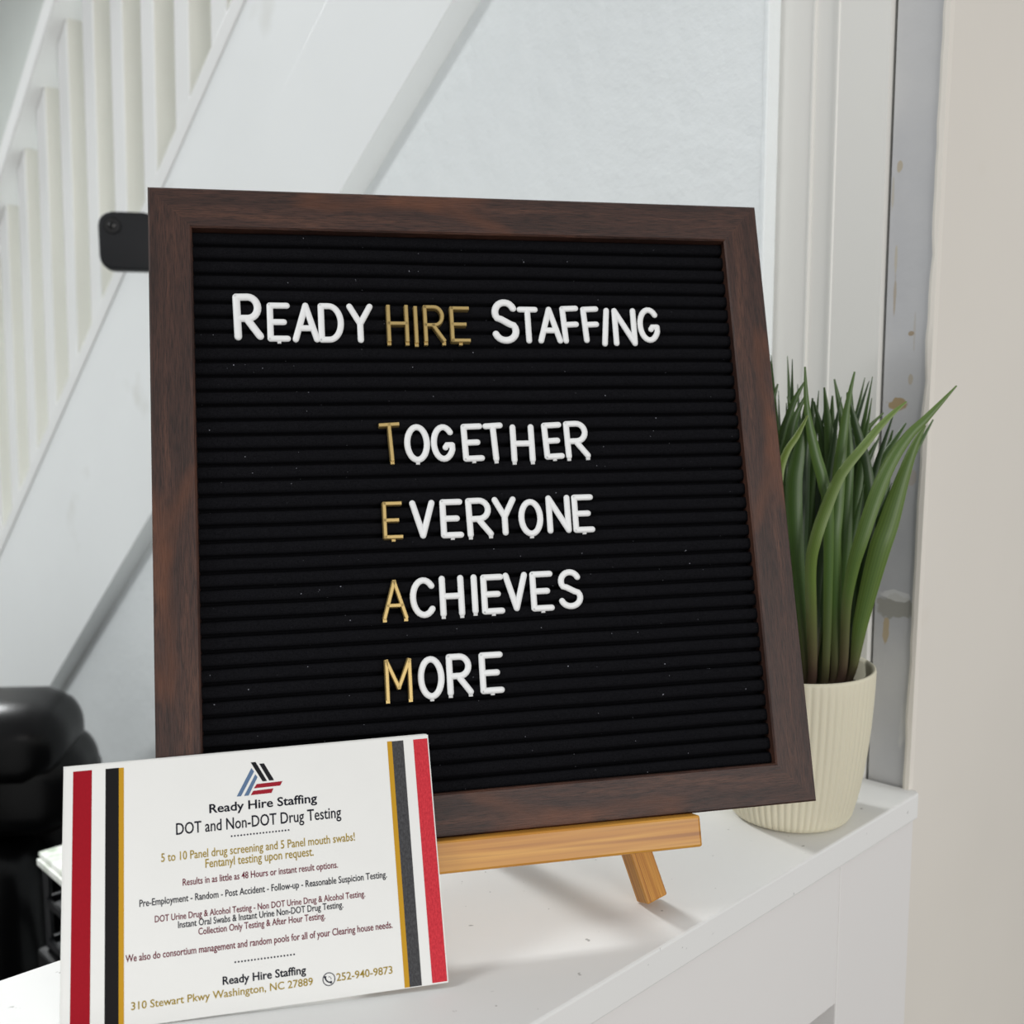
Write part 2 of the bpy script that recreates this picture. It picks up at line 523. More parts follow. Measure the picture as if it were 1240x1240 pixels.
strip('handrail', 1.278, 1.308, 0.565, 0.645, T0, 2.75, M['baluster'], 0.003)
bb = None
i = 0
t = 1.030
BS0, BD = 0.585, 0.040
step = 0.0838
tc = 1.0345 - 8 * step
while tc < 2.6:
    if tc > TC + 0.02:
        w = 0.034
        bm = bmesh.new()
        zb = zline(tc + w, 0.926)
        ztop = zline(tc, 1.285)
        zr = CZ + 0.34
        def q(tt, zz):
            return tt - LEAN * (zz - zr)
        cs = []
        for (s_, dt) in ((BS0, 0), (BS0, w), (BS0 + BD, w), (BS0 + BD, 0)):
            lo = bm.verts.new((s_, q(tc + dt, zb), zline(q(tc + dt, zb), 0.924)))
            tt = q(tc + dt, ztop)
            hi = bm.verts.new((s_, tt, zline(tt, 1.284)))
            cs.append((lo, hi))
        for a in range(4):
            b = (a + 1) % 4
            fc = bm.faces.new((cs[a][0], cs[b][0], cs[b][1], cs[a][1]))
            fc.material_index = 1 if a == 3 else 0  # near face gets the painted-in shade colour
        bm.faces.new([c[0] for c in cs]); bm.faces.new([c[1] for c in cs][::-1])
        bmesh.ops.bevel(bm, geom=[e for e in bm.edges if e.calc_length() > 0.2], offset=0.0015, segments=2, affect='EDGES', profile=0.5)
        sroom(link_mesh('baluster', bm, [M['baluster'], M['baluster_shade']]))
    tc += step
# treads and risers between the stringer and the far wall
rise, run = 0.19, 0.19 * ca / sa
for kx in range(1, 8):
    z1 = kx * rise
    tt = tline(z1, 0.86)
    sroom(box('tread', (0.66, 1.54, tt - run - 0.02, tt, z1 - 0.03, z1), M['stringer']))
tag(stair, 'white painted staircase with square balusters and a flat handrail behind the letter board', 'staircase')

# ------------------------------------------------------------------ letter board on its easel
BO = Vector((-0.15031, 0.42148, CZ - 0.20108))
BU = Vector((0.97612422, 0.21720111, 0.00227589)); BV = Vector((-0.06095336, 0.26384393, 0.96263756))
BM = frame_matrix(BO, BU, BV)    # local x right, y up, z toward the viewer
WB = 0.3048
FW = 0.01935                     # frame width
TK = 0.020
board = empty('letter_board', BM)
def rail(length, nm):
    """mitred rail lying along local x, inner edge at +y; origin at the outer corner"""
    bm = bmesh.new()
    c = 0.0008
    prof = [(0.0, -TK), (0.0, -c), (c, 0.0), (FW - c, 0.0), (FW, -c), (FW, -TK)]
    a = [bm.verts.new((y, y, z)) for y, z in prof]
    b = [bm.verts.new((length - y, y, z)) for y, z in prof]
    n = len(prof)
    for i in range(n):
        f = bm.faces.new((a[i], a[(i + 1) % n], b[(i + 1) % n], b[i]))
        f.material_index = 1 if i in (0, 5) else 0
    bm.faces.new(a); bm.faces.new(b[::-1])
    return link_mesh(nm, bm, [M['walnut'], M['walnut_edge']], board)
for loc, ang in (((0, 0, 0), 0), ((WB, 0, 0), 90), ((WB, WB, 0), 180), ((0, WB, 0), 270)):
    r = rail(WB, 'frame_rail')
    r.matrix_parent_inverse = Matrix.Identity(4)
    r.location = loc; r.rotation_euler = (0, 0, ang * D2R)
# ribbed felt
bm = bmesh.new()
x0, x1, y0, y1 = FW - 0.001, WB - FW + 0.001, FW - 0.001, WB - FW + 0.001
pitch = 0.00705
ys = []
y = y1
shape = [(0.0, -0.0100), (0.0011, -0.0098), (0.0012, -0.0062), (0.0016, -0.0049), (0.0023, -0.0044), (0.0036, -0.0042), (0.0052, -0.0043), (0.0060, -0.0046), (0.0066, -0.0054), (0.0069, -0.0070), (0.00695, -0.0100)]
while y > y0:
    for dy, z in shape:
        if y - dy >= y0:
            ys.append((y - dy, z))
    y -= pitch
NX = 60
prev = None
for (yy, z) in ys:
    row = []
    for ix in range(NX + 1):
        x = x0 + (x1 - x0) * ix / NX
        wv = noise.noise(Vector((x * 25, yy * 30, 0))) * 0.00025
        row.append(bm.verts.new((x, yy + wv, z + noise.noise(Vector((x * 60, yy * 200, 2))) * 0.00012)))
    if prev:
        for a in range(NX):
            bm.faces.new((prev[a], row[a], row[a + 1], prev[a + 1]))
    prev = row
link_mesh('felt_panel', bm, M['felt'], board, True)
box('backing_panel', (FW - 0.002, WB - FW + 0.002, FW - 0.002, WB - FW + 0.002, -TK + 0.001, -0.0125), M['walnut_edge'], board)
tag(board, 'square black felt letter board in a dark walnut frame leaning on the easel', 'letter board')

easel = empty('tabletop_easel', frame_matrix(Vector((BO.x, BO.y, TOP)) + BU * 0.1524, BU, BV))
EI = easel.matrix_world.inverted()
def eobj(o):
    m = o.matrix_world.copy()
    o.parent = easel
    o.matrix_parent_inverse = EI
    return o
def beam(name, a, b, w, d, mat, bev=0.001, wdir=None, rest=None):
    """box from a to b (board coordinates), width along wdir-ish, grain along its length"""
    a = Vector(a); b = Vector(b)
    x = (b - a).normalized()
    zz = Vector((0, 0, 1)) if wdir is None else Vector(wdir)
    yv = zz.cross(x).normalized(); zv = x.cross(yv)
    if rest is not None:         # square-cut end, its lowest corner standing on the counter
        lowz = min((BM @ (b + yv * (p_ * w / 2) + zv * (q_ * d / 2))).z for p_ in (-1, 1) for q_ in (-1, 1))
        b = b + x * ((rest - lowz) / (BM.to_3x3() @ x).z)
    bm = bmesh.new()
    box_bm(bm, 0, (b - a).length, -w / 2, w / 2, -d / 2, d / 2, bev)
    o = link_mesh(name, bm, mat)
    mm = Matrix((x, yv, zv)).transposed().to_4x4(); mm.translation = a
    o.matrix_world = BM @ mm
    return eobj(o)
beam('ledge', (0.063, -0.0072, -0.0075), (0.2418, -0.0072, -0.0075), 0.0144, 0.0285, M['pine'], 0.0012)
cz = WB / 2
apex_v = 0.215
for sgn in (1, -1):
    top = (cz + sgn * 0.0090, apex_v * 0.90, -0.0276)
    foot = (cz + sgn * (0.0742), -0.042, -0.0276)
    dx = (foot[0] - top[0]); dv = foot[1] - top[1]
    beam('front_leg', top, foot, 0.0118, 0.0108, M['pine_leg'], 0.0008, wdir=(sgn * 0.25, 0, 1), rest=TOP)
inv = BM.inverted()
rt_ = Vector((cz, apex_v * 0.86, -0.040))
nb = Vector((-BU.y, BU.x, 0)).normalized()
ft_w = Vector((BO.x, BO.y, TOP)) + BU * cz + nb * 0.105; ft_w.z = TOP
ft = inv @ ft_w
dirv = (ft - rt_).normalized()
beam('rear_leg', rt_, ft + dirv * 0.02, 0.014, 0.011, M['pine_leg'], 0.0008, rest=TOP)
beam('top_block', (cz - 0.018, apex_v * 0.86, -0.0280), (cz + 0.018, apex_v * 0.86, -0.0280), 0.022, 0.013, M['pine'], 0.001)
tag(easel, 'small golden pine tabletop easel holding up the letter board', 'easel')

# ------------------------------------------------------------------ push-in letters
def arc(cx, cy, rx, ry, a0, a1, n=14):
    return [(cx + rx * math.cos((a0 + (a1 - a0) * i / n) * D2R), cy + ry * math.sin((a0 + (a1 - a0) * i / n) * D2R)) for i in range(n + 1)]
def glyph(ch):
    if ch == 'R':
        return [[(0, 0), (0, 1)], [(0, 1), (.50, 1)] + arc(.50, .73, .45, .27, 90, -90, 12)[1:] + [(0, .46)], [(.42, .46), (1, 0)]]
    if ch == 'E':
        return [[(0, 0), (0, 1)], [(0, 1), (1, 1)], [(0, 0), (1, 0)], [(0, .5), (.80, .5)]]
    if ch == 'F':
        return [[(0, 0), (0, 1)], [(0, 1), (1, 1)], [(0, .5), (.90, .5)]]
    if ch == 'A':
        return [[(0, 0), (.5, 1)], [(.5, 1), (1, 0)], [(.18, .33), (.82, .33)]]
    if ch == 'D':
        return [[(0, 0), (0, 1)], [(0, 1), (.4, 1)] + arc(.4, .5, .6, .5, 90, -90, 18)[1:] + [(0, 0)]]
    if ch == 'Y':
        return [[(0, 1), (.5, .48)], [(1, 1), (.5, .48)], [(.5, .48), (.5, 0)]]
    if ch == 'H':
        return [[(0, 0), (0, 1)], [(1, 0), (1, 1)], [(0, .5), (1, .5)]]
    if ch == 'I':
        return [[(.5, 0), (.5, 1)]]
    if ch == 'T':
        return [[(0, 1), (1, 1)], [(.5, 1), (.5, 0)]]
    if ch == 'N':
        return [[(0, 0), (0, 1)], [(0, 1), (1, 0)], [(1, 0), (1, 1)]]
    if ch == 'V':
        return [[(0, 1), (.5, 0)], [(.5, 0), (1, 1)]]
    if ch == 'M':
        return [[(0, 0), (0, 1)], [(0, 1), (.5, .28)], [(.5, .28), (1, 1)], [(1, 1), (1, 0)]]
    if ch == 'O':
        return [arc(.5, .5, .5, .5, 90, 451, 30)]
    if ch == 'C':
        return [arc(.53, .5, .53, .5, 42, 318, 22)]
    if ch == 'G':
        return [arc(.53, .5, .53, .5, 42, 335, 22) + [(1, .42)], [(1, .43), (.70, .43), (.64, .36)]]
    if ch == 'S':
        return [arc(.5, .74, .46, .26, 25, 230, 14)[:-1] + [(.30, .56), (.5, .5), (.72, .43)] + arc(.5, .25, .5, .25, 50, -160, 14)[1:]]
def ribbon_bm(bm, pts, hw, z0, z1, closed=False):
    """flat-topped stroke with a narrow chamfer, square ends"""
    P = [Vector(q) for q in pts]
    n = len(P)
    rows = []
    for i in range(n):
        a = P[max(i - 1, 0)]; b = P[min(i + 1, n - 1)]
        t = (b - a).normalized(); nn = Vector((-t.y, t.x))
        c = P[i] + (-t * hw * 0.7 if i == 0 else (t * hw * 0.7 if i == n - 1 else Vector((0, 0))))
        rows.append([bm.verts.new((c.x + nn.x * k_ * hw, c.y + nn.y * k_ * hw, z)) for k_, z in ((1.25, z0), (1.1, z1 - 0.0004), (.75, z1), (-.75, z1), (-1.1, z1 - 0.0004), (-1.25, z0))])
    for a, b in zip(rows, rows[1:]):
        for j in range(5):
            bm.faces.new((a[j], a[j + 1], b[j + 1], b[j]))
    bm.faces.new(rows[0]); bm.faces.new(rows[-1][::-1])
LETTERS = [('R', 'w', 0.0368, 0.0507, 0.2317, 0.2545),
 ('E', 'w', 0.0522, 0.063, 0.231, 0.2502),
 ('A', 'w', 0.0637, 0.0766, 0.2307, 0.2503),
 ('D', 'w', 0.0758, 0.088, 0.2306, 0.2502),
 ('Y', 'w', 0.0893, 0.1019, 0.2305, 0.2501),
 ('H', 'g', 0.108, 0.1189, 0.2301, 0.2496),
 ('I', 'g', 0.1209, 0.1235, 0.2295, 0.2491),
 ('R', 'g', 0.1257, 0.1367, 0.2302, 0.2495),
 ('E', 'g', 0.1387, 0.1489, 0.2302, 0.249),
 ('S', 'w', 0.1595, 0.1735, 0.2303, 0.2532),
 ('T', 'w', 0.1727, 0.1835, 0.2305, 0.2495),
 ('A', 'w', 0.1827, 0.1955, 0.2305, 0.2496),
 ('F', 'w', 0.1947, 0.2052, 0.2306, 0.2502),
 ('F', 'w', 0.2055, 0.2157, 0.231, 0.25),
 ('I', 'w', 0.2156, 0.2205, 0.229, 0.2494),
 ('N', 'w', 0.2217, 0.2345, 0.2293, 0.2493),
 ('G', 'w', 0.2349, 0.2468, 0.231, 0.2499),
 ('T', 'g', 0.102, 0.1126, 0.172, 0.1914),
 ('O', 'w', 0.1137, 0.1261, 0.1717, 0.1906),
 ('G', 'w', 0.1264, 0.1381, 0.1719, 0.1904),
 ('E', 'w', 0.1412, 0.1522, 0.1718, 0.1905),
 ('T', 'w', 0.152, 0.1627, 0.1714, 0.1907),
 ('H', 'w', 0.1652, 0.1773, 0.1706, 0.1898),
 ('E', 'w', 0.1811, 0.1919, 0.172, 0.1906),
 ('R', 'w', 0.1922, 0.2052, 0.172, 0.1912),
 ('E', 'g', 0.1017, 0.1114, 0.1354, 0.1537),
 ('V', 'w', 0.1145, 0.1267, 0.1355, 0.1539),
 ('E', 'w', 0.1289, 0.14, 0.1352, 0.154),
 ('R', 'w', 0.1413, 0.1543, 0.1351, 0.1543),
 ('Y', 'w', 0.1541, 0.166, 0.1355, 0.1544),
 ('O', 'w', 0.1667, 0.179, 0.1345, 0.1529),
 ('N', 'w', 0.1806, 0.1928, 0.1356, 0.1544),
 ('E', 'w', 0.1935, 0.2046, 0.1355, 0.1544),
 ('A', 'g', 0.0997, 0.1117, 0.0982, 0.1172),
 ('C', 'w', 0.1127, 0.1253, 0.0984, 0.1175),
 ('H', 'w', 0.1266, 0.1384, 0.0983, 0.1178),
 ('I', 'w', 0.1415, 0.145, 0.099, 0.1178),
 ('E', 'w', 0.1463, 0.1575, 0.0985, 0.1175),
 ('V', 'w', 0.1571, 0.1691, 0.0993, 0.1179),
 ('E', 'w', 0.1701, 0.1816, 0.0987, 0.1179),
 ('S', 'w', 0.1836, 0.196, 0.0989, 0.1182),
 ('M', 'g', 0.0994, 0.112, 0.0615, 0.0811),
 ('O', 'w', 0.1145, 0.127, 0.0611, 0.081),
 ('R', 'w', 0.1279, 0.1403, 0.062, 0.0814),
 ('E', 'w', 0.1433, 0.1549, 0.0619, 0.0812)]
WORDS = [('READY', 'the top line'), ('HIRE', 'the top line'), ('STAFFING', 'the top line'), ('TOGETHER', 'the TOGETHER line'),
         ('EVERYONE', 'the EVERYONE line'), ('ACHIEVES', 'the ACHIEVES line'), ('MORE', 'the MORE line')]
ORD = ['first', 'second', 'third', 'fourth', 'fifth', 'sixth', 'seventh', 'eighth']
TILT = {0: 1.5, 15: 0, 14: -6.5, 12: 3, 13: 3, 17: 3, 18: 0, 20: 1.5, 21: 3, 23: 2.5, 24: 1.5, 26: -0.5, 28: 1.2, 33: 0}
pos = []
for w, line in WORDS:
    for i_, ch in enumerate(w):
        pos.append((w, line, i_, ch))
for idx, ((ch, kind, ul, ur, vb, vt), (word, line, wi, wch)) in enumerate(zip(LETTERS, pos)):
    assert ch == wch
    white = kind == 'w'
    tall = vt - vb > 0.022
    r = 0.00152 if white else 0.00085
    if tall:
        r = 0.00178
    tl = TILT.get(idx, 0.0) * D2R
    w, h = ur - ul, vt - vb
    cx, cy = (ul + ur) / 2, (vb + vt) / 2
    if ch == 'I':
        w = 2 * r + 1e-4
    w2, h2 = w - 2 * r - abs(math.sin(tl)) * h * 0.6, h - 2 * r
    if not white:
        w2, h2 = w - 2.6 * r, h - 3.0 * r
    bm = bmesh.new()
    for stroke in glyph(ch):
        pts = [((x - .5) * w2, (y_ - .5) * h2) for x, y_ in stroke]
        if white:
            if len(pts) == 2:
                a, b = Vector(pts[0]), Vector(pts[1])
                pts = [tuple(a.lerp(b, q_ / 3)) for q_ in range(4)]
            tube_bm(bm, [(x, y_, 0) for x, y_ in pts], r, 12)
        else:
            ribbon_bm(bm, pts, r, -0.0012, 0.0022)
    if white:
        for v_ in bm.verts:      # flattened rounded section
            v_.co.z *= 0.72
    low = sorted({round((x - .5) * w2, 5) for st_ in glyph(ch) for x, y_ in (st_[0], st_[-1]) if y_ < 0.02})
    if ch in 'ECOS' or not low:
        low = [0.0]
    if ch in ('E', 'R', 'H', 'A', 'O', 'M', 'I', 'T') and (not tall) and not (idx < 17 and white and ch != 'E'):
        for lx in low[:2]:       # moulded peg showing under the stroke
            box_bm(bm, lx - 0.0009, lx + 0.0009, -h / 2 - 0.0007, -h / 2 + 0.0012, -0.0014, 0.0003)
    nm = 'white_letter' if white else 'gold_letter'
    o = link_mesh(nm, bm, M['white_letter' if white else 'gold_letter'], smooth=white)
    mloc = Matrix.Translation((cx, cy, -0.0030)) @ Matrix.Rotation(tl, 4, 'Z')
    o.matrix_world = BM @ mloc
    adj = ('tall ' if tall else '') + ('white plastic' if white else 'thin gold')
    tag(o, '%s letter %s, %s of the word %s on the letter board' % (adj, ch, ORD[wi], word), 'letter', 'push-in letters on the felt board')

# ------------------------------------------------------------------ stack of cards in front
CO = Vector((-0.17619, 0.38125, TOP))
cyaw, clean, crl = 0.20681582, 0.42744766, 0.01972397
cu0 = Vector((math.cos(cyaw), math.sin(cyaw), 0)); cn0 = Vector((-math.sin(cyaw), math.cos(cyaw), 0))
cv0 = Vector((0, 0, 1)) * math.cos(clean) + cn0 * math.sin(clean)
CU = cu0 * math.cos(crl) + cv0 * math.sin(crl); CV = cv0 * math.cos(crl) - cu0 * math.sin(crl)
CM = frame_matrix(CO, CU, CV)
CW, CH, CT = 0.1524, 0.1027, 0.00032
def blank_card(name, m):
    o = box(name, (0, CW, 0, CH, -CT, 0), M['card'])
    o.matrix_world = m
    return o
front = empty('printed_card', CM)
sheet = box('card_sheet', (0, CW, 0, CH, -CT, 0), M['card'], front)
EPS = 0.00006
def flat(name, polys, mat, z=EPS, parent=front):
    bm = bmesh.new()
    for poly in polys:
        vs = [bm.verts.new((x, y, z)) for x, y in poly]
        bm.faces.new(vs)
    return link_mesh(name, bm, mat, parent)
def stripe(xa, xb, ya, yb, mat):
    flat('printed_stripe', [[(xa, ya), (xb, ya), (xb, yb), (xa, yb)]], mat)
stripe(0.0030, 0.0104, 0.0012, 0.1009, M['ink_red'])
stripe(0.01580, 0.0211, 0.0006, 0.1008, M['ink_black'])
stripe(0.0211, 0.0231, 0.0006, 0.1007, M['ink_stripe_gold'])
stripe(0.1340, 0.1361, 0.0003, 0.1014, M['ink_stripe_gold'])
stripe(0.1361, 0.1412, 0.0003, 0.1013, M['ink_charcoal'])
stripe(0.1456, 0.15195, 0.0006, 0.1012, M['ink_red_light'])
flat('logo_bars', [[(0.0750, 0.0979), (0.07705, 0.0979), (0.0816, 0.08945), (0.07968, 0.08945)], [(0.07855, 0.0970), (0.08055, 0.0970), (0.08456, 0.0895), (0.0825, 0.0895)]], M['ink_logo_black'])
flat('logo_bars', [[(0.0752, 0.0955), (0.0763, 0.09395), (0.07052, 0.0842), (0.06873, 0.0842)], [(0.07675, 0.09274), (0.07764, 0.09147), (0.07371, 0.08416), (0.0718, 0.08416)]], M['ink_blue'])
flat('logo_bars', [[(0.07719, 0.0886), (0.08806, 0.0888), (0.08698, 0.0870), (0.07596, 0.0869)], [(0.07563, 0.0859), (0.08412, 0.0861), (0.08329, 0.0843), (0.07458, 0.0842)]], M['ink_logo_red'])
TEXT = [('Ready Hire Staffing', 'navy', 1, 0.05738, 0.07877, 0.10213, 0.07832),
 ('DOT and Non-DOT Drug Testing', 'navy', 0, 0.04379, 0.07155, 0.11206, 0.07077),
 ('5 to 10 Panel drug screening and 5 Panel mouth swabs!', 'gold', 0, 0.0377, 0.0612, 0.11727, 0.06083),
 ('Fentanyl testing upon request.', 'gold', 0, 0.05527, 0.05687, 0.09959, 0.05662),
 ('Results in as little as 48 Hours or instant result options.', 'maroon', 0, 0.04613, 0.05082, 0.10945, 0.05066),
 ('Pre-Employment - Random - Post Accident - Follow-up - Reasonable Suspicion Testing.', 'navy', 0, 0.0291, 0.04479, 0.12977, 0.04417),
 ('DOT Urine Drug & Alcohol Testing - Non DOT Urine Drug & Alcohol Testing.', 'maroon', 0, 0.03501, 0.03808, 0.12013, 0.03762),
 ('Instant Oral Swabs & Instant Urine Non-DOT Drug Testing.', 'navy', 0, 0.04405, 0.03482, 0.11071, 0.03434),
 ('Collection Only Testing & After Hour Testing.', 'maroon', 0, 0.05195, 0.03131, 0.10305, 0.03078),
 ('We also do consortium management and random pools for all of your Clearing house needs.', 'maroon', 0, 0.02368, 0.02427, 0.13069, 0.02402),
 ('Ready Hire Staffing', 'navy', 1, 0.06102, 0.01125, 0.0941, 0.01061),
 ('310 Stewart Pkwy Washington, NC 27889', 'gold', 0, 0.02579, 0.00644, 0.0967, 0.0061),
 ('252-940-9873', 'gold', 0, 0.10631, 0.00649, 0.12938, 0.00645)]
def text_line(s, mat, bold, x0, y0, x1, y1, name='printed_line'):
    cu = bpy.data.curves.new('t', 'FONT')
    cu.body = s
    cu.size = 1.0
    cu.offset = 0.012 if bold else 0.006
    cu.resolution_u = 3
    ob = bpy.data.objects.new('t', cu)
    COL.objects.link(ob)
    dg = bpy.context.evaluated_depsgraph_get()
    me = bpy.data.meshes.new_from_object(ob.evaluated_get(dg))
    bpy.data.objects.remove(ob)
    xs = [v_.co.x for v_ in me.vertices]
    xa, xb = min(xs), max(xs)
    sc = (x1 - x0) / (xb - xa)
    sy = sc * (HEI.get((s, round(y0, 3)), 1.38))
    for v_ in me.vertices:
        f = (v_.co.x - xa) * sc
        v_.co.y = v_.co.y * sy + y0 + (y1 - y0) * f / (x1 - x0)
        v_.co.x = x0 + f
        v_.co.z = EPS
    tb = bmesh.new(); tb.from_mesh(me)      # printed weight: the outline thickened by a fraction of a stroke
    g0 = list(tb.verts) + list(tb.edges) + list(tb.faces)
    wgt = 0.00011 if bold else 0.00007
    for dx_, dy_ in ((wgt, 0), (wgt * 0.5, wgt * 0.5)):
        dup_ = bmesh.ops.duplicate(tb, geom=g0)
        for v_ in dup_['geom']:
            if isinstance(v_, bmesh.types.BMVert):
                v_.co.x += dx_; v_.co.y += dy_
    tb.to_mesh(me); tb.free()
    me.materials.clear(); me.materials.append(mat)
    me.name = name
    o = bpy.data.objects.new(name, me)
    COL.objects.link(o); o.parent = front
    return o
HEI = {('Ready Hire Staffing', 0.079): 0.88, ('Ready Hire Staffing', 0.011): 1.02, ('DOT and Non-DOT Drug Testing', 0.072): 1.14,
       ('310 Stewart Pkwy Washington, NC 27889', 0.006): 1.0, ('252-940-9873', 0.006): 1.02, ('5 to 10 Panel drug screening and 5 Panel mouth swabs!', 0.061): 1.36}

for s, c_, b_, x0, y0, x1, y1 in TEXT:
    ym = (y0 + y1) / 2
    text_line(s, M['ink_' + c_], b_, x0, ym, x1, ym)
for y_ in (0.06825, 0.01885):
    flat('dotted_rule', [[(0.0662 + (0.0897 - 0.0662) * i_ / 18 + 0.00038 * math.cos(a_ * math.pi / 4), y_ + 0.00038 * math.sin(a_ * math.pi / 4)) for a_ in range(8)] for i_ in range(19)], M['ink_navy'])
# telephone mark: ring and handset
bm = bmesh.new()
ic = (0.10326, 0.00765)
for ro, ri in ((0.0026, 0.00225),):
    a = [bm.verts.new((ic[0] + ro * math.cos(i_ * math.pi / 16), ic[1] + ro * math.sin(i_ * math.pi / 16), EPS)) for i_ in range(32)]
    b = [bm.verts.new((ic[0] + ri * math.cos(i_ * math.pi / 16), ic[1] + ri * math.sin(i_ * math.pi / 16), EPS)) for i_ in range(32)]
    for i_ in range(32):
        bm.faces.new((a[i_], a[(i_ + 1) % 32], b[(i_ + 1) % 32], b[i_]))
def strokep(pts, w):
    rows = []
    for i_, (x, y_) in enumerate(pts):
        p0 = pts[max(i_ - 1, 0)]; p1 = pts[min(i_ + 1, len(pts) - 1)]
        dx, dy = p1[0] - p0[0], p1[1] - p0[1]; L_ = math.hypot(dx, dy)
        ww = w * (1.7 if i_ in (0, 1, len(pts) - 1, len(pts) - 2) else 1)
        rows.append((bm.verts.new((x - dy / L_ * ww, y_ + dx / L_ * ww, EPS)), bm.verts.new((x + dy / L_ * ww, y_ - dx / L_ * ww, EPS))))
    for a, b in zip(rows, rows[1:]):
        bm.faces.new((a[0], b[0], b[1], a[1]))
strokep([(ic[0] + 0.0023 * math.cos(q_ * D2R) + 0.0008, ic[1] + 0.0023 * math.sin(q_ * D2R) + 0.0010) for q_ in range(172, 290, 12)], 0.00028)
strokep([(ic[0] + 0.0009 * math.cos(q_ * D2R), ic[1] + 0.0009 * math.sin(q_ * D2R)) for q_ in range(-10, 100, 15)], 0.00010)
link_mesh('phone_mark', bm, M['ink_navy'], front)
tag(front, 'front printed white card with red, black and gold side stripes on the counter', 'card', 'stack of printed cards')
random.seed(3)
JIT = [(-0.0003, 0.0002), (-0.0008, -0.0002), (-0.0005, 0.0006), (-0.0010, 0.0003), (-0.0012, 0.0008), (-0.0009, 0.0007)]
for i_, (jx, jy) in enumerate(JIT):
    dz = -(i_ + 1) * (CT + 0.00004)
    o = blank_card('blank_card', CM @ Matrix.Translation((jx, max(jy, 0.0), dz)))
    tag(o, 'white card in the stack, showing only its edge behind the front printed card', 'card', 'stack of printed cards')

# ------------------------------------------------------------------ potted grass
PC = Vector((0.164, 0.597, TOP))
plant = empty('potted_grass', Matrix.Translation(PC))
prof = [(0.0, 0.0), (0.0310, 0.0), (0.0338, 0.0014), (0.0358, 0.0045), (0.0376, 0.0110), (0.0396, 0.0200), (0.0414, 0.0310), (0.0430, 0.0430), (0.0443, 0.0560), (0.0451, 0.0680), (0.0457, 0.0800), (0.0459, 0.0885), (0.0456, 0.0902), (0.0448, 0.0906), (0.0438, 0.0900), (0.0434, 0.0880), (0.0430, 0.0740)]
SEG = 512; RIB = 64
bm = bmesh.new()
rings = []
for i_, (r, z) in enumerate(prof[1:]):
    rib = 0.00055 if 2 <= i_ <= 9 else (0.0003 if i_ in (1, 10) else 0.0)
    rings.append([bm.verts.new(((r - rib * (0.5 - 0.5 * math.cos(RIB * 2 * math.pi * j / SEG)) ** 2) * math.cos(2 * math.pi * j / SEG), (r - rib * (0.5 - 0.5 * math.cos(RIB * 2 * math.pi * j / SEG)) ** 2) * math.sin(2 * math.pi * j / SEG), z)) for j in range(SEG)])
for a, b in zip(rings, rings[1:]):
    for j in range(SEG):
        bm.faces.new((a[j], a[(j + 1) % SEG], b[(j + 1) % SEG], b[j]))
bm.faces.new(rings[0][::-1])
link_mesh('pot', bm, M['pot'], plant, True)
bm = bmesh.new()
bmesh.ops.create_circle(bm, cap_ends=True, segments=48, radius=0.0432, matrix=Matrix.Translation((0, 0, 0.076)))
link_mesh('soil', bm, M['soil'], plant)

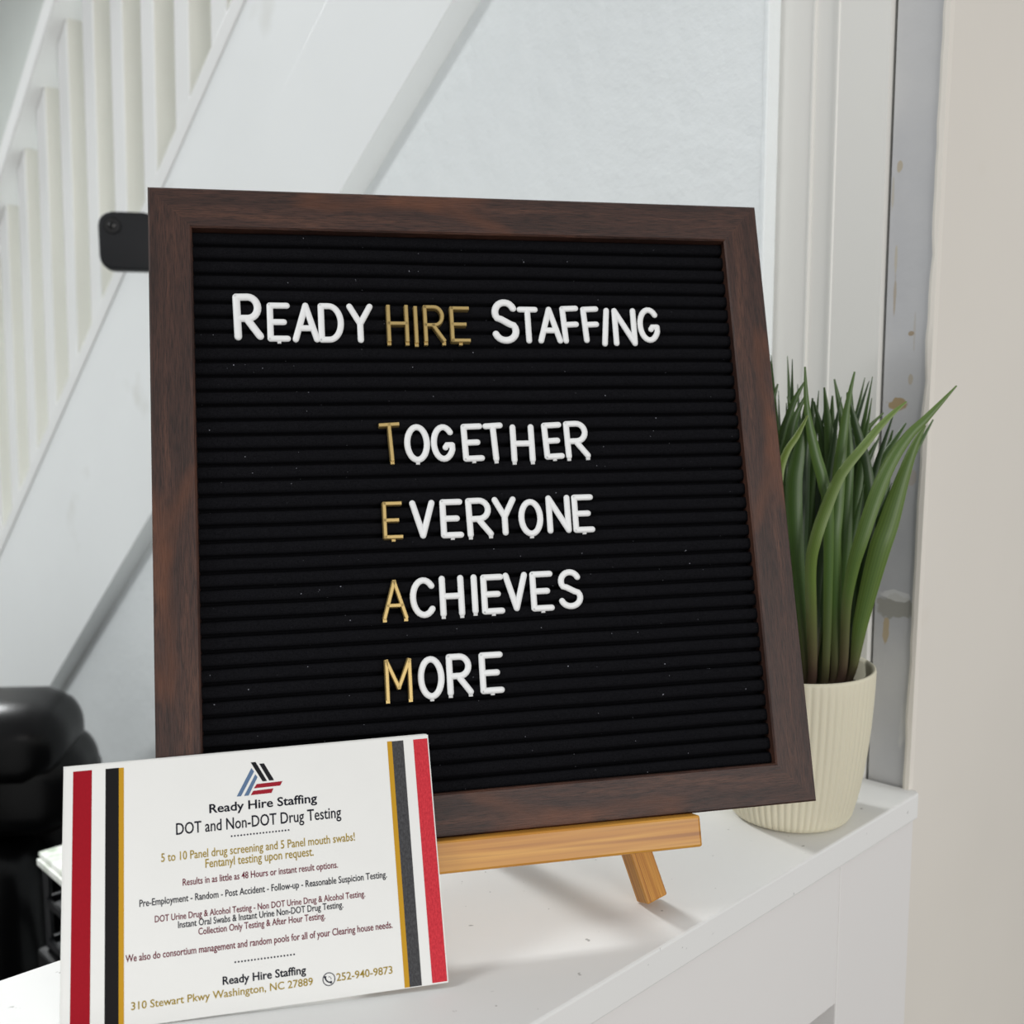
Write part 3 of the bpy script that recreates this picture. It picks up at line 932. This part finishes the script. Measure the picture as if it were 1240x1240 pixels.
BLADES = [[(0.197, 0.5907, 0.0864, 0.0021), (0.1989, 0.5859, 0.1172, 0.0042), (0.205, 0.5796, 0.1568, 0.0057), (0.2101, 0.579, 0.175, 0.0055), (0.2172, 0.579, 0.2017, 0.0036), (0.2229, 0.579, 0.2191, 0.0021), (0.2279, 0.579, 0.229, 0.0005)],
 [(0.1897, 0.5872, 0.0874, 0.0023), (0.1874, 0.5779, 0.1266, 0.0027), (0.1884, 0.5719, 0.1507, 0.0034), (0.1916, 0.569, 0.1672, 0.0038), (0.1995, 0.569, 0.1936, 0.0038), (0.2069, 0.569, 0.2111, 0.0034), (0.2153, 0.569, 0.2241, 0.0027), (0.2243, 0.569, 0.2334, 0.002), (0.2398, 0.569, 0.2507, 0.0004)],
 [(0.1718, 0.5858, 0.0864, 0.0025), (0.1677, 0.5773, 0.1192, 0.003), (0.1637, 0.5683, 0.1514, 0.0031), (0.1649, 0.565, 0.1679, 0.0033), (0.1702, 0.565, 0.1855, 0.0033), (0.1774, 0.565, 0.203, 0.0029), (0.1889, 0.565, 0.2182, 0.0024), (0.1972, 0.565, 0.2288, 0.002), (0.2053, 0.565, 0.2371, 0.0013), (0.2117, 0.565, 0.2424, 0.0004)],
 [(0.1861, 0.59, 0.0856, 0.0023), (0.1824, 0.5819, 0.1333, 0.0034), (0.1792, 0.577, 0.1647, 0.0036), (0.18, 0.577, 0.1841, 0.0036), (0.1811, 0.577, 0.2107, 0.0032), (0.1834, 0.577, 0.2369, 0.0018), (0.1871, 0.577, 0.2584, 0.0005)],
 [(0.1892, 0.5921, 0.085, 0.0023), (0.1881, 0.5864, 0.1329, 0.0032), (0.1871, 0.583, 0.1638, 0.0037), (0.1871, 0.583, 0.1834, 0.0034), (0.1878, 0.583, 0.2102, 0.0025), (0.1865, 0.583, 0.2281, 0.0016), (0.1854, 0.583, 0.2472, 0.0005)],
 [(0.1688, 0.5898, 0.0877, 0.0021), (0.1586, 0.5784, 0.1534, 0.0043), (0.1557, 0.577, 0.1929, 0.0045), (0.1573, 0.577, 0.2107, 0.0036), (0.1599, 0.577, 0.2284, 0.002), (0.1614, 0.577, 0.2455, 0.0005)],
 [(0.1804, 0.5886, 0.0865, 0.0021), (0.1747, 0.573, 0.1754, 0.0029), (0.1712, 0.573, 0.1978, 0.0032), (0.1662, 0.573, 0.2146, 0.0029), (0.161, 0.573, 0.2371, 0.0018), (0.1589, 0.573, 0.2611, 0.0005)],
 [(0.1968, 0.5952, 0.0861, 0.0021), (0.2032, 0.592, 0.1686, 0.0033), (0.2035, 0.592, 0.187, 0.0033), (0.1999, 0.592, 0.2077, 0.003), (0.194, 0.592, 0.2277, 0.0021), (0.1888, 0.592, 0.2453, 0.0005)],
 [(0.1844, 0.597, 0.0842, 0.0021), (0.1831, 0.597, 0.1694, 0.0035), (0.1817, 0.597, 0.2093, 0.0035), (0.1791, 0.597, 0.2318, 0.0021), (0.1767, 0.597, 0.2499, 0.0005)],
 [(0.1877, 0.5998, 0.0834, 0.0021), (0.1874, 0.605, 0.1683, 0.0031), (0.1847, 0.605, 0.2211, 0.0026), (0.1839, 0.605, 0.2315, 0.0017), (0.1839, 0.605, 0.2452, 0.0005)],
 [(0.1899, 0.6005, 0.0832, 0.0021), (0.1958, 0.607, 0.168, 0.0031), (0.1939, 0.607, 0.2085, 0.0031), (0.1913, 0.607, 0.2286, 0.0022), (0.189, 0.607, 0.24, 0.0017), (0.1854, 0.607, 0.2546, 0.0005)],
 [(0.1612, 0.597, 0.0857, 0.0021), (0.1541, 0.597, 0.1695, 0.0028), (0.1507, 0.597, 0.2075, 0.0026), (0.1523, 0.597, 0.2183, 0.0024), (0.1556, 0.597, 0.2295, 0.0021), (0.1605, 0.597, 0.243, 0.0016), (0.1654, 0.597, 0.2528, 0.0005)],
 [(0.1653, 0.5941, 0.0865, 0.0021), (0.1558, 0.589, 0.1706, 0.0032), (0.1543, 0.589, 0.2081, 0.0032), (0.1562, 0.589, 0.2206, 0.0028), (0.1587, 0.589, 0.2321, 0.0021), (0.1643, 0.589, 0.2459, 0.0005)],
 [(0.1602, 0.588, 0.0882, 0.0021), (0.1463, 0.572, 0.1729, 0.0025), (0.146, 0.572, 0.2003, 0.0023), (0.1495, 0.572, 0.2147, 0.002), (0.1553, 0.572, 0.2242, 0.0016), (0.1608, 0.572, 0.2349, 0.0005)],
 [(0.181, 0.5984, 0.0838, 0.0021), (0.1814, 0.601, 0.1688, 0.0035), (0.179, 0.601, 0.2128, 0.0033), (0.1767, 0.601, 0.2255, 0.0021), (0.1722, 0.601, 0.242, 0.0005)],
 [(0.1867, 0.6012, 0.083, 0.0021), (0.1887, 0.609, 0.1677, 0.0029), (0.1934, 0.609, 0.1992, 0.0026), (0.2, 0.609, 0.2146, 0.0022), (0.205, 0.609, 0.2242, 0.0017), (0.2151, 0.609, 0.2351, 0.0005)],
 [(0.2022, 0.6042, 0.0836, 0.0021), (0.206, 0.617, 0.1616, 0.0027), (0.2117, 0.617, 0.1926, 0.0027), (0.218, 0.617, 0.2077, 0.0022), (0.2248, 0.617, 0.2189, 0.0015), (0.2312, 0.617, 0.229, 0.0005)],
 [(0.2015, 0.6063, 0.083, 0.0021), (0.2079, 0.623, 0.1657, 0.0025), (0.2146, 0.623, 0.196, 0.0022), (0.2219, 0.623, 0.2112, 0.0015), (0.2258, 0.623, 0.2245, 0.0005)],
 [(0.1976, 0.6049, 0.0834, 0.0021), (0.2046, 0.619, 0.1663, 0.0027), (0.2082, 0.619, 0.2008, 0.0024), (0.2108, 0.619, 0.2086, 0.0019), (0.2163, 0.619, 0.2198, 0.0005)],
 [(0.1974, 0.597, 0.0856, 0.0019), (0.2115, 0.597, 0.1693, 0.0021), (0.2217, 0.597, 0.1978, 0.0019), (0.2322, 0.597, 0.218, 0.0012), (0.2391, 0.597, 0.2316, 0.0004)],
 [(0.1574, 0.6006, 0.0848, 0.0021), (0.1495, 0.607, 0.1681, 0.0031), (0.1473, 0.607, 0.2163, 0.0029), (0.1496, 0.607, 0.2377, 0.0019), (0.153, 0.607, 0.2519, 0.0005)],
 [(0.1713, 0.6035, 0.0839, 0.0021), (0.1734, 0.615, 0.1669, 0.0031), (0.1687, 0.615, 0.211, 0.0027), (0.1636, 0.615, 0.237, 0.0012), (0.1607, 0.615, 0.2447, 0.0005)],
 [(0.1772, 0.602, 0.0843, 0.0021), (0.1767, 0.611, 0.1675, 0.0036), (0.175, 0.611, 0.2064, 0.0031), (0.1744, 0.611, 0.2256, 0.0022), (0.1743, 0.611, 0.2437, 0.0005)],
 [(0.1939, 0.6042, 0.0836, 0.0021), (0.2019, 0.617, 0.1666, 0.0032), (0.2048, 0.617, 0.1961, 0.0029), (0.2008, 0.617, 0.2253, 0.0017), (0.1985, 0.617, 0.2493, 0.0005)],
 [(0.1954, 0.6027, 0.084, 0.0021), (0.2073, 0.6112, 0.1427, 0.0031), (0.2152, 0.613, 0.1671, 0.0029), (0.2193, 0.613, 0.1866, 0.0019), (0.2225, 0.613, 0.2037, 0.0005)],
 [(0.1723, 0.5934, 0.0867, 0.0021), (0.1642, 0.5881, 0.147, 0.0039), (0.1639, 0.587, 0.1802, 0.0039), (0.1645, 0.587, 0.2035, 0.003), (0.1662, 0.587, 0.2266, 0.0007)],
 [(0.1836, 0.5992, 0.0851, 0.0021), (0.199, 0.6023, 0.1443, 0.004), (0.2008, 0.603, 0.1781, 0.004), (0.199, 0.603, 0.2021, 0.0031), (0.1944, 0.603, 0.2259, 0.0007)],
 [(0.1588, 0.597, 0.0857, 0.0021), (0.1452, 0.597, 0.1454, 0.0035), (0.1349, 0.597, 0.1791, 0.0033), (0.1273, 0.597, 0.2028, 0.0021), (0.1221, 0.597, 0.2264, 0.0005)],
 [(0.1624, 0.6013, 0.0845, 0.0021), (0.1527, 0.6076, 0.1435, 0.0036), (0.1449, 0.609, 0.1776, 0.0034), (0.1419, 0.609, 0.2018, 0.0022), (0.1363, 0.609, 0.2353, 0.0005)]]
bm = bmesh.new()
uvl = bm.loops.layers.uv.new('UVMap')
tone = bm.verts.layers.float.new('tone')
VIEW = Vector((0.26, 0.96, 0)).normalized()
def catmull(P, n):
    out = []
    m = len(P)
    for i_ in range(m - 1):
        p0 = P[max(i_ - 1, 0)]; p1 = P[i_]; p2 = P[i_ + 1]; p3 = P[min(i_ + 2, m - 1)]
        for j in range(n):
            t_ = j / n
            out.append(tuple(0.5 * ((2 * b) + (-a + c_) * t_ + (2 * a - 5 * b + 4 * c_ - d) * t_ * t_ + (-a + 3 * b - 3 * c_ + d) * t_ ** 3) for a, b, c_, d in zip(p0, p1, p2, p3)))
    out.append(tuple(P[-1]))
    return out
def blade(P, tn, twist):
    pts = catmull(P, 6)
    n = len(pts)
    rows = []
    for i_, q_ in enumerate(pts):
        c_ = Vector(q_[:3]); hw = max(q_[3], 0.00018)
        a = Vector(pts[max(i_ - 1, 0)][:3]); b = Vector(pts[min(i_ + 1, n - 1)][:3])
        t_ = (b - a).normalized()
        side = t_.cross(VIEW).normalized()
        nrm = side.cross(t_).normalized()
        ang = twist * (0.3 + 0.7 * i_ / n)
        sd = side * math.cos(ang) + nrm * math.sin(ang)
        nr = -side * math.sin(ang) + nrm * math.cos(ang)
        row = []
        for k_ in (-1, -0.55, 0, 0.55, 1):
            vv = bm.verts.new(c_ + sd * (hw * k_) + nr * (hw * 0.42 * (k_ * k_)))
            vv[tone] = tn + 0.15 * abs(k_) - 0.05
            row.append((vv, (k_ + 1) / 2, i_ / (n - 1)))
        rows.append(row)
    for a, b in zip(rows, rows[1:]):
        for j in range(4):
            quad = (a[j], a[j + 1], b[j + 1], b[j])
            f = bm.faces.new([x[0] for x in quad])
            for lp, x in zip(f.loops, quad):
                lp[uvl].uv = (x[1], x[2])
TONES = [0.62, 0.6, 0.75, 0.5, 0.42, 0.35, 0.5, 0.15, 0.35, 0.3, 0.35, 0.4, 0.3, 0.95, 0.2, 0.55, 0.4, 0.4, 0.45, 0.4, 0.3, 0.35, 0.2, 0.35, 0.4, 0.1, 0.1, 0.2, 0.2]
random.seed(11)
for B, tn in zip(BLADES, TONES):
    P = [(x - PC.x, y_ - PC.y, z, hw) for x, y_, z, hw in B]
    x, y_, z, hw = P[0]
    rr = math.hypot(x, y_)
    f = min(1.0, 0.033 / max(rr, 1e-5))
    P[0] = (x * f, y_ * f, z, hw)
    P.insert(0, (x * f * 0.8, y_ * f * 0.8, 0.072, hw))
    blade(P, tn, random.uniform(-0.5, 0.5))
for i_ in range(84):             # the dense inner tuft
    a = random.uniform(-0.15, math.pi + 0.1) + 0.0; r = random.uniform(0.004, 0.026)
    lean = random.uniform(0.1, 1.0)
    H = random.uniform(0.11, 0.195)
    bx, by = math.cos(a) * r, math.sin(a) * r
    P = []
    cx_ = random.uniform(-0.25, 0.25)
    for q_ in range(6):
        u_ = q_ / 5
        d = r + (lean * 0.042) * u_ ** 1.6
        P.append((math.cos(a + cx_ * u_) * d, math.sin(a + cx_ * u_) * d, 0.074 + H * u_, (0.0024 + 0.0034 * math.sin(min(1, u_ * 1.5 + 0.1) * math.pi * 0.62)) * (1 - u_ ** 1.6) + 0.0002))
    blade(P, random.uniform(0.0, 0.35), random.uniform(-0.9, 0.9))
link_mesh('foliage', bm, M['leaf'], plant, True)
tag(plant, 'artificial green grass in a ribbed ivory pot beside the letter board', 'potted plant')

# ------------------------------------------------------------------ small black camera on the balusters
cp = Vector((-0.418, 1.175, CZ + 0.158))
face = Vector((0.25, -0.97, 0)).normalized()
xr = Vector((0, 0, 1)).cross(face).normalized()
cm = Matrix((xr, Vector((0, 0, 1)), face)).transposed().to_4x4(); cm.translation = cp
secam = empty('security_camera', cm)
def rounded_slab(name, w, h, d, rad, mat, parent, z0=0.0, bev=0.004):
    bm = bmesh.new()
    pts = []
    for cx_, cy_, a0 in ((w / 2 - rad, h / 2 - rad, 0), (-w / 2 + rad, h / 2 - rad, 90), (-w / 2 + rad, -h / 2 + rad, 180), (w / 2 - rad, -h / 2 + rad, 270)):
        for q_ in range(9):
            pts.append((cx_ + rad * math.cos((a0 + q_ * 11.25) * D2R), cy_ + rad * math.sin((a0 + q_ * 11.25) * D2R)))
    prism_bm(bm, pts, z0 - d, z0, lambda q, a: (q[0], q[1], a))
    bmesh.ops.bevel(bm, geom=[e for e in bm.edges if abs(e.verts[0].co.z - e.verts[1].co.z) < 1e-6], offset=bev, segments=3, affect='EDGES', profile=0.5)
    return link_mesh(name, bm, mat, parent, True)
rounded_slab('camera_body', 0.062, 0.062, 0.024, 0.0138, M['cam_black'], secam, 0.0, 0.003)
bm = bmesh.new()
bmesh.ops.create_cone(bm, cap_ends=True, segments=40, radius1=0.0090, radius2=0.0078, depth=0.0016, matrix=Matrix.Translation((-0.0165, 0.0160, 0.0008)))
ring = link_mesh('lens_ring', bm, M['black_plastic'], secam)
bm = bmesh.new()
bmesh.ops.create_uvsphere(bm, u_segments=24, v_segments=12, radius=0.0046, matrix=Matrix.Translation((-0.0165, 0.0160, 0.0012)) @ Matrix.Diagonal((1, 1, 0.35, 1)))
link_mesh('lens', bm, M['lens'], ring, True)
bm = bmesh.new()
tube_bm(bm, [(0.004, -0.008, -0.022), (0.018, -0.008, -0.034), (0.0455, -0.008, -0.0470)], 0.0045, 12)
link_mesh('mount', bm, M['black_plastic'], secam, True)
tag(secam, 'small black square camera with a round lens mounted on the white balusters', 'camera')

# ------------------------------------------------------------------ black leather office chair
CHP = Vector((-0.765, 1.19, 0))
cyw = 4 * D2R
chair = empty('office_chair', Matrix.Translation(CHP) @ Matrix.Rotation(cyw, 4, 'Z'))
def pad(name, w, h, d, cx, cy, cz_, rad, mat, tilt=0.0, puff=0.0, parent=None):
    """rounded padded cushion; w along x, h along z, d along y"""
    bm = bmesh.new()
    bmesh.ops.create_cube(bm, size=1.0)
    bmesh.ops.subdivide_edges(bm, edges=bm.edges, cuts=11, use_grid_fill=True)
    for v_ in bm.verts:
        q_ = Vector((v_.co.x * w, v_.co.y * d, v_.co.z * h))
        core = Vector((max(-w / 2 + rad, min(w / 2 - rad, q_.x)), max(-d / 2 + rad * 0.9, min(d / 2 - rad * 0.9, q_.y)), max(-h / 2 + rad, min(h / 2 - rad, q_.z))))
        dlt = q_ - core
        if dlt.length > 1e-6:
            q_ = core + dlt.normalized() * min(dlt.length, rad) if dlt.length > rad else q_
        k_ = max(0, 1 - (2 * q_.x / w) ** 2) * max(0, 1 - (2 * q_.z / h) ** 2)
        q_.y += puff * k_ * (1 if v_.co.y > 0 else -1)
        v_.co = q_
    m_ = Matrix.Translation((cx, cy, cz_)) @ Matrix.Rotation(tilt, 4, 'X')
    bmesh.ops.transform(bm, matrix=m_, verts=bm.verts)
    return link_mesh(name, bm, mat, parent or chair, True)
ZT = 0.950
pad('headrest', 0.50, 0.10, 0.13, 0, -0.01, ZT - 0.045, 0.048, M['leather'], 0.05, 0.01)
pad('upper_cushion', 0.53, 0.12, 0.12, 0, 0.0, ZT - 0.10, 0.05, M['leather'], 0.05, 0.015)
pad('back_shell', 0.47, 0.40, 0.06, 0.02, 0.06, ZT - 0.27, 0.03, M['black_plastic'], 0.05)
pad('lower_cushion', 0.47, 0.36, 0.12, -0.03, -0.01, ZT - 0.34, 0.055, M['leather'], 0.03, 0.02)
pad('seat', 0.52, 0.11, 0.50, 0, -0.22, 0.47, 0.05, M['leather'], 0.0, 0.0)
for sx in (1, -1):
    bm = bmesh.new()
    pts = [(sx * 0.27, 0.02, 0.47), (sx * 0.295, 0.03, 0.56), (sx * 0.30, -0.02, 0.655), (sx * 0.30, -0.16, 0.675), (sx * 0.295, -0.28, 0.66), (sx * 0.29, -0.33, 0.58), (sx * 0.27, -0.30, 0.47)]
    tube_bm(bm, catmull(pts, 5), 0.019, 12)
    link_mesh('armrest', bm, M['black_plastic'], chair, True)
bm = bmesh.new()
tube_bm(bm, [(0, -0.2, 0.10), (0, -0.2, 0.43)], 0.03, 16)
link_mesh('gas_column', bm, M['black_metal'], chair, True)
for i_ in range(5):
    a = i_ * 72 * D2R
    bm = bmesh.new()
    tube_bm(bm, [(0, -0.2, 0.11), (0.28 * math.cos(a), -0.2 + 0.28 * math.sin(a), 0.075)], [0.026, 0.017], 10)
    lg = link_mesh('base_arm', bm, M['black_plastic'], chair, True)
    bm = bmesh.new()
    bmesh.ops.create_uvsphere(bm, u_segments=16, v_segments=10, radius=0.029, matrix=Matrix.Translation((0.28 * math.cos(a), -0.2 + 0.28 * math.sin(a), 0.029)))
    link_mesh('caster', bm, M['black_plastic'], lg, True)
tag(chair, 'black padded leather office chair beyond the counter, by the foot of the stairs', 'office chair')

# ------------------------------------------------------------------ low black cabinet with a letter tray and papers
cab = empty('cabinet', Matrix.Translation(W(0.43, 0.74, 0)))
def sub(root, o):
    o.matrix_world = ROOM
    o.parent = root
    o.matrix_parent_inverse = root.matrix_world.inverted()
    return o
cabz = 0.815
sub(cab, box('cabinet_body', (0.312, 0.540, 0.58, 0.925, 0.0, cabz - 0.02), M['black_metal'], None, 0.004))
sub(cab, box('cabinet_top', (0.307, 0.542, 0.575, 0.930, cabz - 0.02, cabz), M['black_plastic'], None, 0.003))
for dz in (0.10, 0.31, 0.52):
    sub(cab, box('drawer_front', (0.303, 0.312, 0.595, 0.910, dz - 0.08, dz + 0.10), M['black_metal'], None, 0.002))
tag(cab, 'low black cabinet behind the counter under the letter tray', 'cabinet')
tray = empty('letter_tray', Matrix.Translation(W(0.43, 0.74, cabz)))
TZ = [cabz + 0.006, cabz + 0.044, cabz + 0.076]
for z in TZ:
    bm = bmesh.new()
    s0_, s1_, t0_, t1_ = 0.313, 0.533, 0.600, 0.922
    box_bm(bm, s0_, s1_, t0_, t1_, z - 0.0015, z)
    for a in ((s0_, s0_ + 0.003, t0_, t1_), (s1_ - 0.003, s1_, t0_, t1_), (s0_, s1_, t1_ - 0.003, t1_)):
        box_bm(bm, *a, z, z + 0.005)
    sub(tray, link_mesh('tray_tier', bm, M['black_metal']))
for (a, b) in ((0.3155, 0.6025), (0.5305, 0.6025), (0.3155, 0.9195), (0.5305, 0.9195)):
    bm = bmesh.new()
    tube_bm(bm, [(a, b, cabz + 0.004), (a, b, TZ[-1] + 0.001)], 0.0035, 8)
    sub(tray, link_mesh('post', bm, M['black_metal']))
tag(tray, 'black metal tiered letter tray holding papers on the low cabinet', 'letter tray')
def sheets(z, n, s0_, s1_, t0_, t1_, lab):
    bm = bmesh.new()
    for q_ in range(n):
        j = random.uniform(-0.003, 0.003)
        box_bm(bm, s0_ + j, s1_ + j, t0_ + j, t1_ + j, z + q_ * 0.0014, z + q_ * 0.0014 + 0.0013)
    o = link_mesh('paper_stack', bm, M['paper'])
    o.matrix_world = ROOM
    tag(o, lab, 'papers')
sheets(TZ[2] + 0.0056, 7, 0.310, 0.520, 0.61, 0.9205, 'white papers with green print on the top tier of the letter tray')
sheets(TZ[1] + 0.0003, 3, 0.345, 0.526, 0.61, 0.880, 'white papers on the middle tier of the letter tray')
